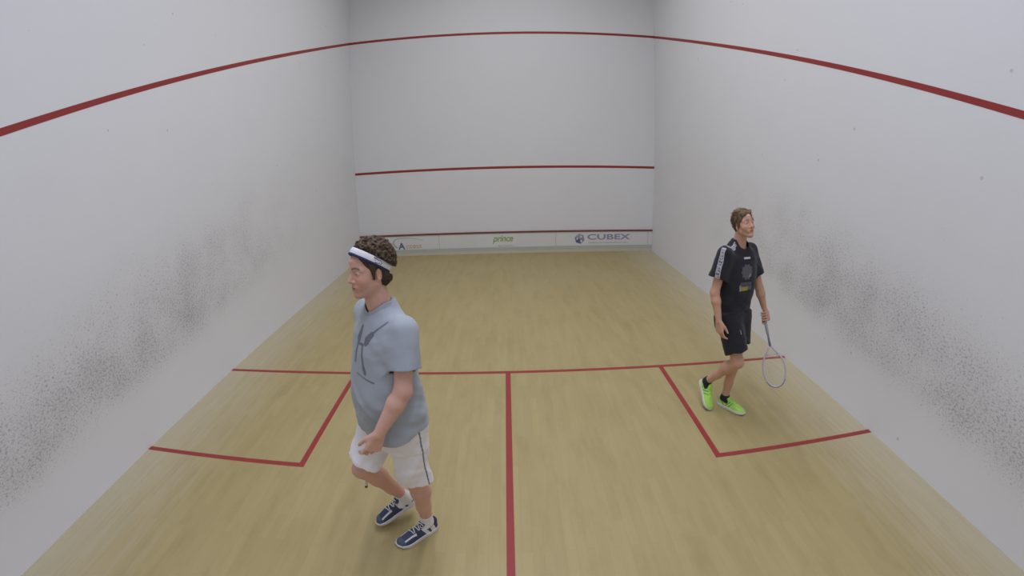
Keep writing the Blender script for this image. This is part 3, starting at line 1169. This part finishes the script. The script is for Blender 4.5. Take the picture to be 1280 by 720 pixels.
def person_left():
    p = empty('person', (-.60, 1.97, 0), math.radians(222))
    tag(p, 'person in pale grey-blue T-shirt, white shorts and a white headband walking towards the left wall', 'person')
    skin = (.68, .405, .315)
    Rh = HEAD_R(2, 1, 0)
    T = (Rh, V3(.018, .0, 1.722), .945)
    opt = dict(jaw=1.05, nose=.95, smile=.8, teeth=.6, hair=(.085, .055, .03), stubble=.35)
    J = dict(hl=V3(-.01, .09, .93), hr=V3(0, -.09, .93), kl=V3(-.05, .05, .50), kr=V3(.17, -.15, .57),
             al=V3(-.112, .0, .092), ar=V3(-.085, -.18, .185),
             sl=V3(-.03, .185, 1.465), sr=V3(-.03, -.185, 1.465), el=V3(.035, .238, 1.205), er=V3(-.07, -.27, 1.19),
             wl=V3(.176, .198, 1.000), wr=V3(.03, -.265, .945))
    B = Field()
    B.add(loft([(.84, -.02, 0, .09, .13, 0), (.92, -.015, 0, .118, .165, 0), (1.02, -.005, 0, .125, .165, 0), (1.14, .008, 0, .128, .165, 0),
                (1.28, -.004, 0, .116, .168, 0), (1.38, -.016, 0, .106, .168, 0), (1.45, -.026, 0, .086, .145, 0), (1.50, -.03, 0, .06, .10, 0), (1.53, -.03, 0, .04, .05, 0)]), 0)
    for s in ('l', 'r'):
        B.add(cap((-.03, .06 * (1 if s == 'l' else -1), 1.455), J['s' + s], .054, .046), .03)
    B.add(cap((-.028, 0, 1.49), V3(.012, 0, 1.665), .064, .056), .03)           # neck
    for s, q in (('l', 1), ('r', -1)):
        add_leg(B, J['h' + s], J['k' + s], J['a' + s], (1, 0, 0), 1.05)
        add_arm(B, J['s' + s], J['e' + s], J['w' + s], 1.02)
    footL = (V3(-.172, .004, .0), V3(.116, -.010, .0))
    footR = (V3(-.150, -.198, .105), V3(.105, -.225, .030))
    for s, ft in (('l', footL), ('r', footR)):
        limb(B, [J['a' + s], along(*ft, .42) + V3(0, 0, .046), along(*ft, .76) + V3(0, 0, .036)], [.031, .027, .021], .015)
    add_head(B, T, opt)
    add_hand(B, J['wl'], V3(.42, -.20, -.88), V3(-.25, -.95, .05), V3(.9, -.15, .4),
             [(22, 28, 20), (28, 34, 22), (34, 38, 24), (38, 40, 25)], 1.0, .45)
    C = V3(.055, -.262, .868)
    tip = V3(.106, -.335, .300)
    add_grip_hand(B, J['wr'], C, tip - C, V3(-.2, -1, .1), .0148)
    body = sdf_obj('body', B.ev, (-.32, -.42, -.02), (.34, .36, 1.90), .0026, M['skin'], p,
                   lambda P: head_tint(P, T, skin, opt), 1)
    for s in (-1, 1): make_eye(p, T, s, (.10, .13, .16))

    # hair: thick curls standing up round the band
    R_, og, sc = T
    r2 = np.random.default_rng(5)
    Hh = Field()
    Hh.add(ell((-.022, 0, .048), (.105, .087, .104)), 0)
    Hh.add(ell((-.050, 0, -.010), (.066, .079, .076)), .02)
    Hh.add(ell((-.055, 0, .110), (.055, .062, .045)), .03)
    for s in (-1, 1):
        Hh.add(cap((.020, s * .077, .045), (.018, s * .077, -.022), .012, .007), .012)     # sideburn
    n = 0
    while n < 620:
        d = unit(r2.normal(size=3))
        q = V3(-.024, 0, .046) + d * V3(.107, .089, .106)
        hl = .092 + .45 * (q[0] - .07)
        plane = .0605 + .649 * q[0]
        if q[2] < plane:
            q = V3(-.050, 0, -.010) + d * V3(.062, .075, .072)
            if q[0] > -.030 or q[2] < -.066: continue
            plane = .0605 + .649 * q[0]
        if q[2] < plane - .004 and q[2] > plane - .026: continue
        if abs(q[2] - plane) < .024: continue
        t1 = unit(np.cross(d, r2.normal(size=3)))
        t2 = np.cross(d, t1)
        rr = r2.uniform(.005, .011)
        lift = r2.uniform(-.006, .010) + (.003 if q[2] > .12 else 0) if q[2] > plane else r2.uniform(-.008, .001)
        prev = None
        for a in np.linspace(0, r2.uniform(2.4, 4.6), 5):
            z = q + d * (lift + .006 * math.sin(a)) + rr * (t1 * math.cos(a) + t2 * math.sin(a))
            if prev is not None: Hh.add(cap(prev, z, .0050, .0040), .003)
            prev = z
        n += 1
    face_cut = ell((.088, 0, -.012), (.083, .083, .098))

    def hair_fn(P, c, r):
        q = (P - og) @ R_ / sc
        d = Hh.ev(q, R_.T @ (c - og) / sc, r / sc)
        e = -face_cut.f(q)
        d = np.maximum(d, e)
        for s in (-1, 1):
            d = np.maximum(d, .024 - np.sqrt(((q - V3(-.006, s * .084, -.010)) ** 2 / V3(.85, 1, 1.4) ** 2).sum(1)))
        pl = np.abs(q[:, 2] - (.0605 + .649 * q[:, 0])) - .024                    # pressed flat under the band
        core = ell((-.013, 0, .040), (.100, .081, .100)).f(q)
        d = np.where(pl < 0, np.maximum(d, core), d)
        return d * sc
    lines = []
    while len(lines) < 2600:
        d = unit(r2.normal(size=3))
        q = V3(-.024, 0, .046) + d * V3(.104, .087, .103)
        plane = .0605 + .649 * q[0]
        if q[2] < plane:
            q = V3(-.050, 0, -.010) + d * V3(.064, .077, .074)
            if q[0] > -.035 or q[2] < -.080: continue
            plane = .0605 + .649 * q[0]
        if abs(q[2] - plane) < .036: continue
        t1 = unit(np.cross(d, r2.normal(size=3)))
        t2 = np.cross(d, t1)
        rr, w_, ln = r2.uniform(.004, .009), r2.uniform(3.5, 7), r2.uniform(.010, .026) * (1 if q[2] > plane else .4)
        ph = r2.uniform(0, 6.28)
        dr = unit(d + .5 * r2.normal(size=3))
        tt = np.linspace(0, 1, 9)
        L_ = [q + dr * ln * t + rr * ((math.cos(w_ * t + ph) - math.cos(ph)) * t1 + (math.sin(w_ * t + ph) - math.sin(ph)) * t2) for t in tt]
        lines.append([og + sc * (R_ @ z) for z in L_])
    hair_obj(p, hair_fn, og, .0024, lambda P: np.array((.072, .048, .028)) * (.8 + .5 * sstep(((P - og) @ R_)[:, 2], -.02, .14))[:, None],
             strand_mesh(lines, .0013, (.085, .057, .033), r2))
    hb = ring_band('headband', p, R_, og, sc, (-.010, 0, .0540), 33., .1090, .0845, .038, .006, M['band_white'])
    ring_band('headband_edge', hb, R_, og, sc, (-.010, 0, .0540), 33., .1090, .0845, .013, .0082, M['band_navy'], -.0155)
    # woven mark on the side of the band
    bm = bmesh.new()
    Rt = roty(33.)
    for pts in ([(72, .012), (84, .010), (92, -.004), (80, -.008), (76, .006)], [(88, .012), (98, .004), (94, -.008)]):
        pp = []
        for a, h in pts:
            a = math.radians(a)
            q = V3((.1090 + .0062) * math.cos(a), (.0845 + .0062) * math.sin(a), h)
            pp.append(og + sc * (R_ @ (V3(-.010, 0, .0540) + Rt @ q)))
        add_tube(bm, pp, .0016, 6)
    bm_obj('headband_mark', bm, M['band_navy'], hb, True)

    # T-shirt
    base = np.array((.385, .425, .475))
    ink = np.array((.075, .080, .095))
    sec = [(.82, -.012, 0, .172, .226, 0), (.875, -.012, 0, .172, .226, 0), (.98, 0, 0, .172, .220, 0), (1.10, .012, 0, .164, .206, 0), (1.22, .002, 0, .150, .200, 0),
           (1.34, -.010, 0, .140, .200, 0), (1.42, -.022, 0, .124, .190, 0), (1.48, -.028, 0, .100, .163, 0),
           (1.525, -.028, 0, .082, .115, 0), (1.555, -.024, 0, .074, .084, 0), (1.575, -.022, 0, .066, .072, 0)]
    neck = cap((-.016, 0, 1.54), (.05, 0, 1.72), .0655, .075)

    def tint(P):
        c = np.tile(base, (len(P), 1))
        u, v = P[:, 1], P[:, 2] - .038
        front = (P[:, 0] > .02) & (np.abs(u) < .19)
        m = strokes(u, v, [(.150, 1.478, .075, 1.405, .0035, .0055), (.080, 1.408, .055, 1.375, .013, .020), (.055, 1.375, .048, 1.362, .020, .014),
                           (-.006, 1.425, -.016, 1.368, .010, .016), (-.016, 1.368, -.020, 1.345, .014, .004),
                           (.030, 1.350, -.024, 1.345, .006, .005), (-.02, 1.345, -.035, 1.255, .008, .010),
                           (.026, 1.345, .050, 1.235, .007, .009), (.050, 1.25, .062, 1.222, .008, .012),
                           (-.01, 1.200, .125, 1.190, .0025, .0040)])
        c = c + (ink - c) * (m * front * .72)[:, None]
        rib = neck.f(P)
        c = c * (1 - .20 * ((rib < .017) & (P[:, 2] > 1.46)))[:, None]           # ribbed collar
        return c
    amp = lambda P: .0030 + .0050 * sstep(P[:, 2], 1.30, .95) - .0012 * sstep(np.abs(P[:, 1]), .15, .20) * sstep(P[:, 2], 1.1, 1.25)
    build_shirt(p, sec, [(J['sl'], J['sl'] * .30 + J['el'] * .70 + V3(-.012, .002, .016), .070, .0735), (J['sr'], J['sr'] * .12 + J['er'] * .88 + V3(0, 0, .02), .072, .082)],
                lambda P: P[:, 2] - (.925 - .30 * np.maximum(P[:, 0], 0) - .04 * P[:, 0] + .005 * np.sin(17 * P[:, 1] + 9 * P[:, 0])),
                neck, tint, (-.30, -.40, .80), (.24, .40, 1.62), .0030, 1.3, amp)

    # shorts
    white = np.array((.86, .84, .88))

    def stint(P):
        c = np.tile(white, (len(P), 1))
        t = np.clip((.93 - P[:, 2]) / .43, 0, 1)
        xs = -.035 - .045 * t
        m = (np.abs(P[:, 0] - xs) < .0050) & (P[:, 1] > .095 + .0 * t)
        c[m] = (.20, .21, .24)
        return c
    build_shorts(p, [(.80, -.012, 0, .13, .17, 0), (.88, -.012, 0, .150, .192, 0), (1.02, -.005, 0, .150, .188, 0)],
                 [(V3(-.012, .088, .93), V3(-.045, .070, .535), .110, .099, None),
                  (V3(.0, -.085, .93), V3(.150, -.134, .630), .112, .098, None)],
                 stint, (-.28, -.32, .46), (.32, .30, 1.06), .0030, 4.1,
                 lambda P: .003 + .006 * sstep(P[:, 2], .86, .62))

    # socks and shoes
    def up_tint(P, flip):
        navy = np.array((.050, .064, .125))
        c = np.tile(navy, (len(P), 1))
        x, y, z = P[:, 0], P[:, 1], P[:, 2]
        side = np.abs(y - 0) > .018
        white_ = (.70, .71, .73)
        h = np.interp(x, SX, SH)
        m = side & (np.abs((x - .085) - (z - .03) * .55) < .014) & (z < h - .006) & (z > .022)
        m |= side & (np.abs((x - .040) - (z - .03) * .25) < .016) & (z < .060)
        m |= (x > .165) & (x < .250) & (np.abs(np.abs(y - .005 * flip) - .030) < .0045) & (z > .030)
        c[m] = white_
        m = (x > .250) & (z > .02)
        c[m] = (.085, .110, .165)
        return c
    for nm, ank, heel, toe, up_, flip in (('L', J['al'], footL[0], footL[1], (0, .05, 1), 1),
                                          ('R', J['ar'], footR[0], footR[1], (.3, -.05, 1), -1)):
        mtx = shoe_matrix(heel, toe, up_)
        make_shoe(p, mtx, flip, up_tint, M['white_rubber'], M['lace_white'], True)
        kn = J['k' + nm.lower()]
        S = Field()
        top = along(ank, kn, .17)
        S.add(cone(along(ank, kn, -.05), top, .0385, .0415), 0)
        inn = cone(along(ank, kn, .02), along(ank, kn, .25), .030, .0365)
        ftm = np.array(mtx)[:3, :3] @ V3(.115, 0, .046) + np.array(heel)
        S.add(cap(ank, ftm, .036, .030), .02)
        sdf_obj('sock', lambda P, c, r: np.maximum(S.ev(P, c, r), -inn.f(P)), ank - .15, ank + .17, .003, M['sock_white'], p)
    make_racket('squash racket held low behind the right leg of the person in the headband', tip - unit(tip - C) * .686, tip, V3(-.88, .41, .1),
                (M['frame_white'], M['grip_dark'], M['string'], M['frame_dark']))
    return p


# ------------------------------------------------------------------ the player in black
def person_right():
    p = empty('person', (1.93, 3.375, 0), math.radians(295))
    tag(p, 'person in black T-shirt, black shorts and neon green shoes walking by the right wall', 'person')
    skin = (.62, .365, .260)
    Rh = HEAD_R(-18, 20, 4)
    T = (Rh, V3(.026, -.014, 1.676), .905)
    opt = dict(jaw=.94, nose=1.0, smile=.5, hair=(.13, .08, .04), stubble=.15)
    J = dict(hl=V3(0, .085, .93), hr=V3(0, -.085, .93), kl=V3(.065, .062, .50), kr=V3(.175, -.065, .535),
             al=V3(.03, .04, .092), ar=V3(-.112, -.085, .235),
             sl=V3(-.025, .175, 1.445), sr=V3(-.015, -.185, 1.448), el=V3(.055, .268, 1.115), er=V3(-.03, -.250, 1.13),
             wl=V3(.100, .325, .935), wr=V3(.045, -.245, .905))
    yw = -12
    B = Field()
    B.add(loft([(.84, -.02, 0, .085, .12, 0), (.92, -.015, 0, .105, .15, 0), (1.02, -.01, 0, .098, .142, -3), (1.14, 0, 0, .095, .140, -6),
                (1.26, -.004, 0, .100, .150, -9), (1.35, -.012, 0, .098, .155, yw), (1.43, -.022, 0, .08, .135, yw), (1.48, -.026, 0, .056, .09, yw), (1.51, -.026, 0, .04, .05, yw)]), 0)
    for s in ('l', 'r'):
        B.add(cap((-.022, .06 * (1 if s == 'l' else -1), 1.435), J['s' + s], .050, .042), .03)
    B.add(cap((-.025, 0, 1.46), V3(.002, -.008, 1.62), .057, .052), .03)
    for s, q in (('l', 1), ('r', -1)):
        add_leg(B, J['h' + s], J['k' + s], J['a' + s], (1, 0, 0), .96)
        add_arm(B, J['s' + s], J['e' + s], J['w' + s], .92)
    footL = (V3(-.030, .032, .0), V3(.252, .070, .0))
    footR = (V3(-.200, -.075, .200), V3(-.008, -.125, .014))
    upR = V3(.72, .05, .68)
    for s, ft, uq in (('l', footL, V3(0, 0, 1)), ('r', footR, unit(upR))):
        limb(B, [J['a' + s], along(*ft, .42) + uq * .046, along(*ft, .76) + uq * .036], [.030, .026, .021], .015)
    add_head(B, T, opt)
    add_hand(B, J['wr'], V3(.22, .06, -.97), V3(.05, .98, 0), V3(.95, -.05, .2),
             [(18, 26, 18), (24, 32, 20), (30, 36, 22), (34, 38, 24)], .98, .42)
    C = V3(.120, .318, .862)
    tip = C + unit(V3(.290, .020, -.65)) * .650
    add_grip_hand(B, J['wl'], C, tip - C, V3(-.15, 1, .1), .0148)
    sdf_obj('body', B.ev, (-.34, -.38, -.02), (.36, .44, 1.86), .0028, M['skin'], p, lambda P: head_tint(P, T, skin, opt), 1)
    for s in (-1, 1): make_eye(p, T, s, (.09, .12, .15))

    # short straight hair with a side-swept fringe
    R_, og, sc = T
    r2 = np.random.default_rng(9)
    Hh = Field()
    Hh.add(ell((-.020, 0, .050), (.106, .086, .098)), 0)
    Hh.add(ell((-.052, 0, .000), (.062, .076, .080)), .02)
    for s in (-1, 1):
        Hh.add(cap((.022, s * .075, .035), (.022, s * .076, -.016), .012, .006), .012)
    for i in range(190):
        d = unit(r2.normal(size=3))
        q = V3(-.020, 0, .050) + d * V3(.104, .084, .097)
        if q[2] < -.03 or (q[0] > .05 and q[2] < .085): continue
        fl = unit(V3(.5, -.55, -.1) if q[0] > .02 else V3(-.3, .1 * np.sign(q[1]), -.9))
        fl = unit(fl - (fl @ d) * d)
        ln = r2.uniform(.025, .045)
        Hh.add(cap(q, q + fl * ln + d * r2.uniform(.0, .008), .0085, .0035), .005)
    for i in range(16):                                             # fringe over the forehead
        y0 = -.05 + .1 * i / 15
        a = V3(.050, y0 + .014, .122)
        b = V3(.083 - 5.0 * y0 * y0, y0 - .002, .098 + r2.uniform(-.008, .006))
        e = b + V3(.006 - .1 * abs(y0), -.014, -.024 + r2.uniform(-.008, .005))
        Hh.add(cap(a, b, .008, .007), .004)
        Hh.add(cap(b, e, .007, .0028), .003)
    face_cut = ell((.090, 0, -.020), (.080, .084, .098))

    def hair_fn(P, c, r):
        q = (P - og) @ R_ / sc
        d = Hh.ev(q, R_.T @ (c - og) / sc, r / sc)
        d = np.maximum(d, -face_cut.f(q))
        for s in (-1, 1):
            d = np.maximum(d, .022 - np.sqrt(((q - V3(-.006, s * .084, -.008)) ** 2 / V3(.85, 1, 1.4) ** 2).sum(1)))
        return d * sc
    lines = []
    while len(lines) < 2200:
        d = unit(r2.normal(size=3))
        q = V3(-.020, 0, .050) + d * V3(.104, .084, .096)
        if q[2] < -.05 or (q[0] > .045 and q[2] < .088) or (q[0] > .012 and q[2] < .045): continue
        fl = V3(.75, -.5, -.05) if q[0] > .0 and q[2] > .08 else V3(-.3, .1 * np.sign(q[1]), -.9)
        fl = unit(fl - (fl @ d) * d + .25 * r2.normal(size=3))
        ln = r2.uniform(.022, .040)
        L_ = [q + fl * ln * t + d * (.009 * math.sin(2.4 * t)) - d * .004 * t * t for t in np.linspace(0, 1, 6)]
        lines.append([og + sc * (R_ @ z) for z in L_])
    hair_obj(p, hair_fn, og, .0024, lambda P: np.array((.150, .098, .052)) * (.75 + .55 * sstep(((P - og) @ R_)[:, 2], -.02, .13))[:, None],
             strand_mesh(lines, .0013, (.150, .100, .055), r2))

    # T-shirt
    black = np.array((.026, .026, .034))
    sec = [(.80, -.010, 0, .125, .165, 0), (.86, -.010, 0, .128, .170, 0), (.98, -.006, 0, .124, .168, -3), (1.10, .0, 0, .122, .168, -6), (1.22, .0, 0, .122, .172, -9),
           (1.32, -.008, 0, .120, .176, yw), (1.40, -.018, 0, .108, .170, yw), (1.457, -.024, 0, .090, .145, yw),
           (1.503, -.026, 0, .074, .104, yw), (1.533, -.024, 0, .066, .078, yw), (1.553, -.022, 0, .060, .066, yw)]
    neck = cap((-.004, 0, 1.498), (.05, 0, 1.70), .062, .072)
    sr_end = along(J['sr'], J['er'], .62)
    glyph = np.random.default_rng(3).random((60, 5)) > .45
    glyph[::4] = False

    def tint(P):
        c = np.tile(black, (len(P), 1))
        a = math.radians(yw)
        u = -(P[:, 0]) * math.sin(a) + P[:, 1] * math.cos(a)
        fr = P[:, 0] * math.cos(a) + P[:, 1] * math.sin(a)
        v = P[:, 2] - .020
        front = (fr > .03) & (np.abs(u) < .15)

        def put(m, col, f=1.):
            nonlocal c
            m = (np.asarray(m, float) * f)[:, None]
            c = c + (np.asarray(col) - c) * m
        # collar logo, round emblem and the sponsor block on the chest
        put(front & (np.abs(u - .012) < .035) & (np.abs(v - 1.395) < .0075), (.62, .62, .64))
        du, dv = u - .005, v - 1.285
        ang = np.arctan2(dv, du)
        rad = np.hypot(du, dv)
        edge = .060 + .0055 * np.cos(10 * ang)
        put(front & (rad < edge), (.115, .118, .135))
        put(front & (rad < edge) & (rad > .020) & (np.abs(np.sin(5 * ang)) < .16), (.075, .077, .09))
        put(front & (np.abs(du - .030 - .8 * (dv + .030)) < .009) & (np.abs(dv + .028) < .014), (.30, .30, .33))
        put(front & (np.abs(u + .005) < .062) & (np.abs(v - 1.180) < .020), (.105, .108, .13))
        put(front & (np.abs(u + .020) < .040) & (np.abs(v - 1.148) < .016), (.36, .30, .06))
        put(front & (np.abs(u - .040) < .020) & (np.abs(v - 1.148) < .013), (.13, .13, .16))
        put(front & (np.abs(u + .065) < .006) & (np.abs(v - 1.155) < .026), (.33, .33, .33))
        cells = ((np.abs(v - 1.180) < .012) & glyph[np.clip(((u + .06) / .0045).astype(int), 0, 59), np.clip(((v - 1.168) / .005).astype(int), 0, 4)] & (np.abs(u + .005) < .055))
        put(front & cells, (.055, .055, .07))
        # white shoulder and sleeve band with small dark lettering
        for A_, B_, off in ((V3(.006, -.072, 1.543), V3(.004, -.185, 1.500), 0), (V3(.002, -.192, 1.490), V3(.010, -.288, 1.258), 20)):
            ax = B_ - A_
            L_ = np.linalg.norm(ax)
            ax = ax / L_
            side = unit(np.cross(ax, V3(0, -.8, .6)))
            t = (P - A_) @ ax
            w_ = (P - A_) @ side
            outw = (P[:, 1] < -.06) & ((P - along(A_, B_, .5)) @ V3(0, -.75, .6) > -.045)
            m = outw & (t > 0) & (t < L_) & (np.abs(w_) < .0185)
            put(m, (.46, .46, .49))
            gi = np.clip((t / .0062).astype(int) + off, 0, 59)
            gj = np.clip(((w_ + .0125) / .005).astype(int), 0, 4)
            put(m & (np.abs(w_) < .0125) & (t > .012) & (t < L_ - .012) & glyph[gi, gj], (.10, .10, .15))
        put((neck.f(P) < .014) & (P[:, 2] > 1.42), (.040, .024, .034))
        return c
    build_shirt(p, sec, [(J['sl'], along(J['sl'], J['el'], .64) + V3(0, .0, 0), .066, .074), (J['sr'], sr_end + V3(-.006, -.006, .0), .066, .078)],
                lambda P: P[:, 2] - (.855 - .04 * P[:, 0] + .006 * np.sin(14 * P[:, 1])), neck, tint, (-.26, -.40, .78), (.24, .40, 1.57), .0030, 2.2,
                lambda P: .0028 + .0040 * sstep(P[:, 2], 1.25, .95))

    def stint(P):
        c = np.tile(np.array((.024, .024, .030)), (len(P), 1))
        m = (np.abs(P[:, 2] - (.637 + .25 * (P[:, 1] + .08))) < .0055) & (np.abs(P[:, 1] + .070) < .034) & (P[:, 0] > .14)
        c[m] = (.16, .16, .17)
        m = (np.abs(P[:, 2] - .815) < .016) & (np.abs(P[:, 1] + .085) < .004) & (P[:, 0] > .06)
        c[m] = (.30, .30, .32)
        return c
    build_shorts(p, [(.80, -.012, 0, .12, .150, 0), (.88, -.012, 0, .128, .165, 0), (.98, -.008, 0, .118, .158, 0)],
                 [(V3(.0, .080, .92), V3(.052, .096, .640), .110, .098, None),
                  (V3(.0, -.080, .92), V3(.150, -.073, .622), .110, .100, None)],
                 stint, (-.24, -.26, .52), (.30, .26, 1.02), .0030, 7.7, lambda P: .0025 + .004 * sstep(P[:, 2], .85, .62))

    def up_tint(P, flip):
        neon = np.array((.44, .80, .14))
        c = np.tile(neon, (len(P), 1))
        x, y, z = P[:, 0], P[:, 1], P[:, 2]
        h = np.interp(x, SX, SH)
        side = np.abs(y) > .018
        m = side & (np.abs((x - .100) - (z - .03) * .8) < .005) & (z < h - .006)
        m |= side & (np.abs((x - .130) - (z - .03) * .8) < .004) & (z < h - .006)
        m |= side & (np.abs((x - .066) + (z - .045) * .9) < .004)
        c[m] = (.07, .17, .12)
        m = (x < .032) | (side & (z < .030) & (x < .14))
        c[m] = (.52, .66, .42)
        m = (x > .24) & (z < .034)
        c[m] = (.46, .80, .20)
        return c
    for nm, ank, heel, toe, up_, flip in (('L', J['al'], footL[0], footL[1], (0, .05, 1), 1),
                                          ('R', J['ar'], footR[0], footR[1], upR, -1)):
        mtx = shoe_matrix(heel, toe, up_)
        make_shoe(p, mtx, flip, up_tint, M['sole_green'], M['lace_green'], True)
        kn = J['k' + nm.lower()]
        S = Field()
        S.add(cone(along(ank, kn, -.05), along(ank, kn, .075), .038, .040), 0)
        inn = cone(along(ank, kn, .02), along(ank, kn, .25), .030, .0365)
        ftm = np.array(mtx)[:3, :3] @ V3(.115, 0, .046) + np.array(heel)
        S.add(cap(ank, ftm, .036, .030), .02)
        sdf_obj('sock', lambda P, c, r: np.maximum(S.ev(P, c, r), -inn.f(P)), ank - .15, ank + .17, .003, M['sock_black'], p)
    return p, C, tip


def world_pt(o, q):
    o_m = Matrix.Translation(o.location) @ o.rotation_euler.to_matrix().to_4x4()
    return np.array(o_m @ Vector(q))


def world_dir(o, q):
    return np.array(o.rotation_euler.to_matrix() @ Vector(q))


_mr = make_racket
def make_racket(label, butt, tip, face, mats, squeeze=1.):
    """same racket, points given in the frame of the player who holds it"""
    return _mr(label, world_pt(HOLDER[0], butt), world_pt(HOLDER[0], tip), face if len(face) == 4 else world_dir(HOLDER[0], face), mats)


HOLDER = [None]
_e = empty
def empty(name, loc, rz=0.0):
    o = _e(name, loc, rz)
    HOLDER[0] = o
    return o


person_left()
pr, C, tip = person_right()
_mr('silver squash racket hanging from the left hand of the person in black', world_pt(pr, C - unit(tip - C) * .034), world_pt(pr, C + unit(tip - C) * .652),
    V3(-.55, -.78, .25), (M['frame_silver'], M['grip'], M['string'], M['shaft_grey']))

# ------------------------------------------------------------------ light: rows of ceiling lamps
def lamp(x, y, sx, sy, power, col, spread):
    l = bpy.data.lights.new('ceiling_lamp', 'AREA')
    l.shape = 'RECTANGLE'
    l.size, l.size_y = sx, sy
    l.energy = power
    l.color = col
    l.spread = math.radians(spread)
    o = bpy.data.objects.new('ceiling_lamp', l)
    o.location = (x, y, CH - .06)
    return link(o)


for y, pw, tone, spr in ((.3, 21.5, (.925, .965, 1.20), 128), (2.4, 23, (.945, .98, 1.13), 132), (4.8, 29, (.975, .99, 1.05), 150), (7.0, 24, (.99, .995, 1.02), 155)):
    for x in (-.6, .95):
        lamp(x, y, .5, 1.5, pw, tone, spr)
wd = bpy.data.worlds.new('world')
scene.world = wd
wd.use_nodes = True
wd.node_tree.nodes['Background'].inputs[0].default_value = (.9, .95, 1, 1)
wd.node_tree.nodes['Background'].inputs[1].default_value = .0

# ------------------------------------------------------------------ camera: wide action camera above the rear wall
cam = bpy.data.cameras.new('camera')
co = link(bpy.data.objects.new('camera', cam))
yaw, pit, rol = .00751, -.30105, -.0213
f = V3(math.sin(yaw) * math.cos(pit), math.cos(yaw) * math.cos(pit), math.sin(pit))
r = V3(math.cos(yaw), -math.sin(yaw), 0)
u = np.cross(r, f)
r, u = math.cos(rol) * r + math.sin(rol) * u, -math.sin(rol) * r + math.cos(rol) * u
co.matrix_world = Matrix(((r[0], u[0], -f[0], .02648), (r[1], u[1], -f[1], -.07901), (r[2], u[2], -f[2], 2.25602), (0, 0, 0, 1)))
cam.type = 'PANO'
cam.panorama_type = 'FISHEYE_LENS_POLYNOMIAL'
cam.sensor_fit = 'HORIZONTAL'
cam.sensor_width, cam.sensor_height = 36, 20.25
cam.fisheye_fov = math.pi
cam.fisheye_polynomial_k0 = 0
cam.fisheye_polynomial_k1 = -0.06097608496870275
cam.fisheye_polynomial_k2 = 0.00012461203401618163
cam.fisheye_polynomial_k3 = -1.3527906051616076e-05
cam.fisheye_polynomial_k4 = 9.924112486979985e-07
cam.clip_start = .02
scene.camera = co

scene.view_settings.view_transform = 'Standard'
scene.view_settings.look = 'None'
scene.view_settings.exposure = 0.05
scene.view_settings.gamma = 1.0
scene.view_settings.use_curve_mapping = False
scene.cycles.max_bounces = 8
scene.cycles.diffuse_bounces = 5
scene.cycles.use_denoising = True
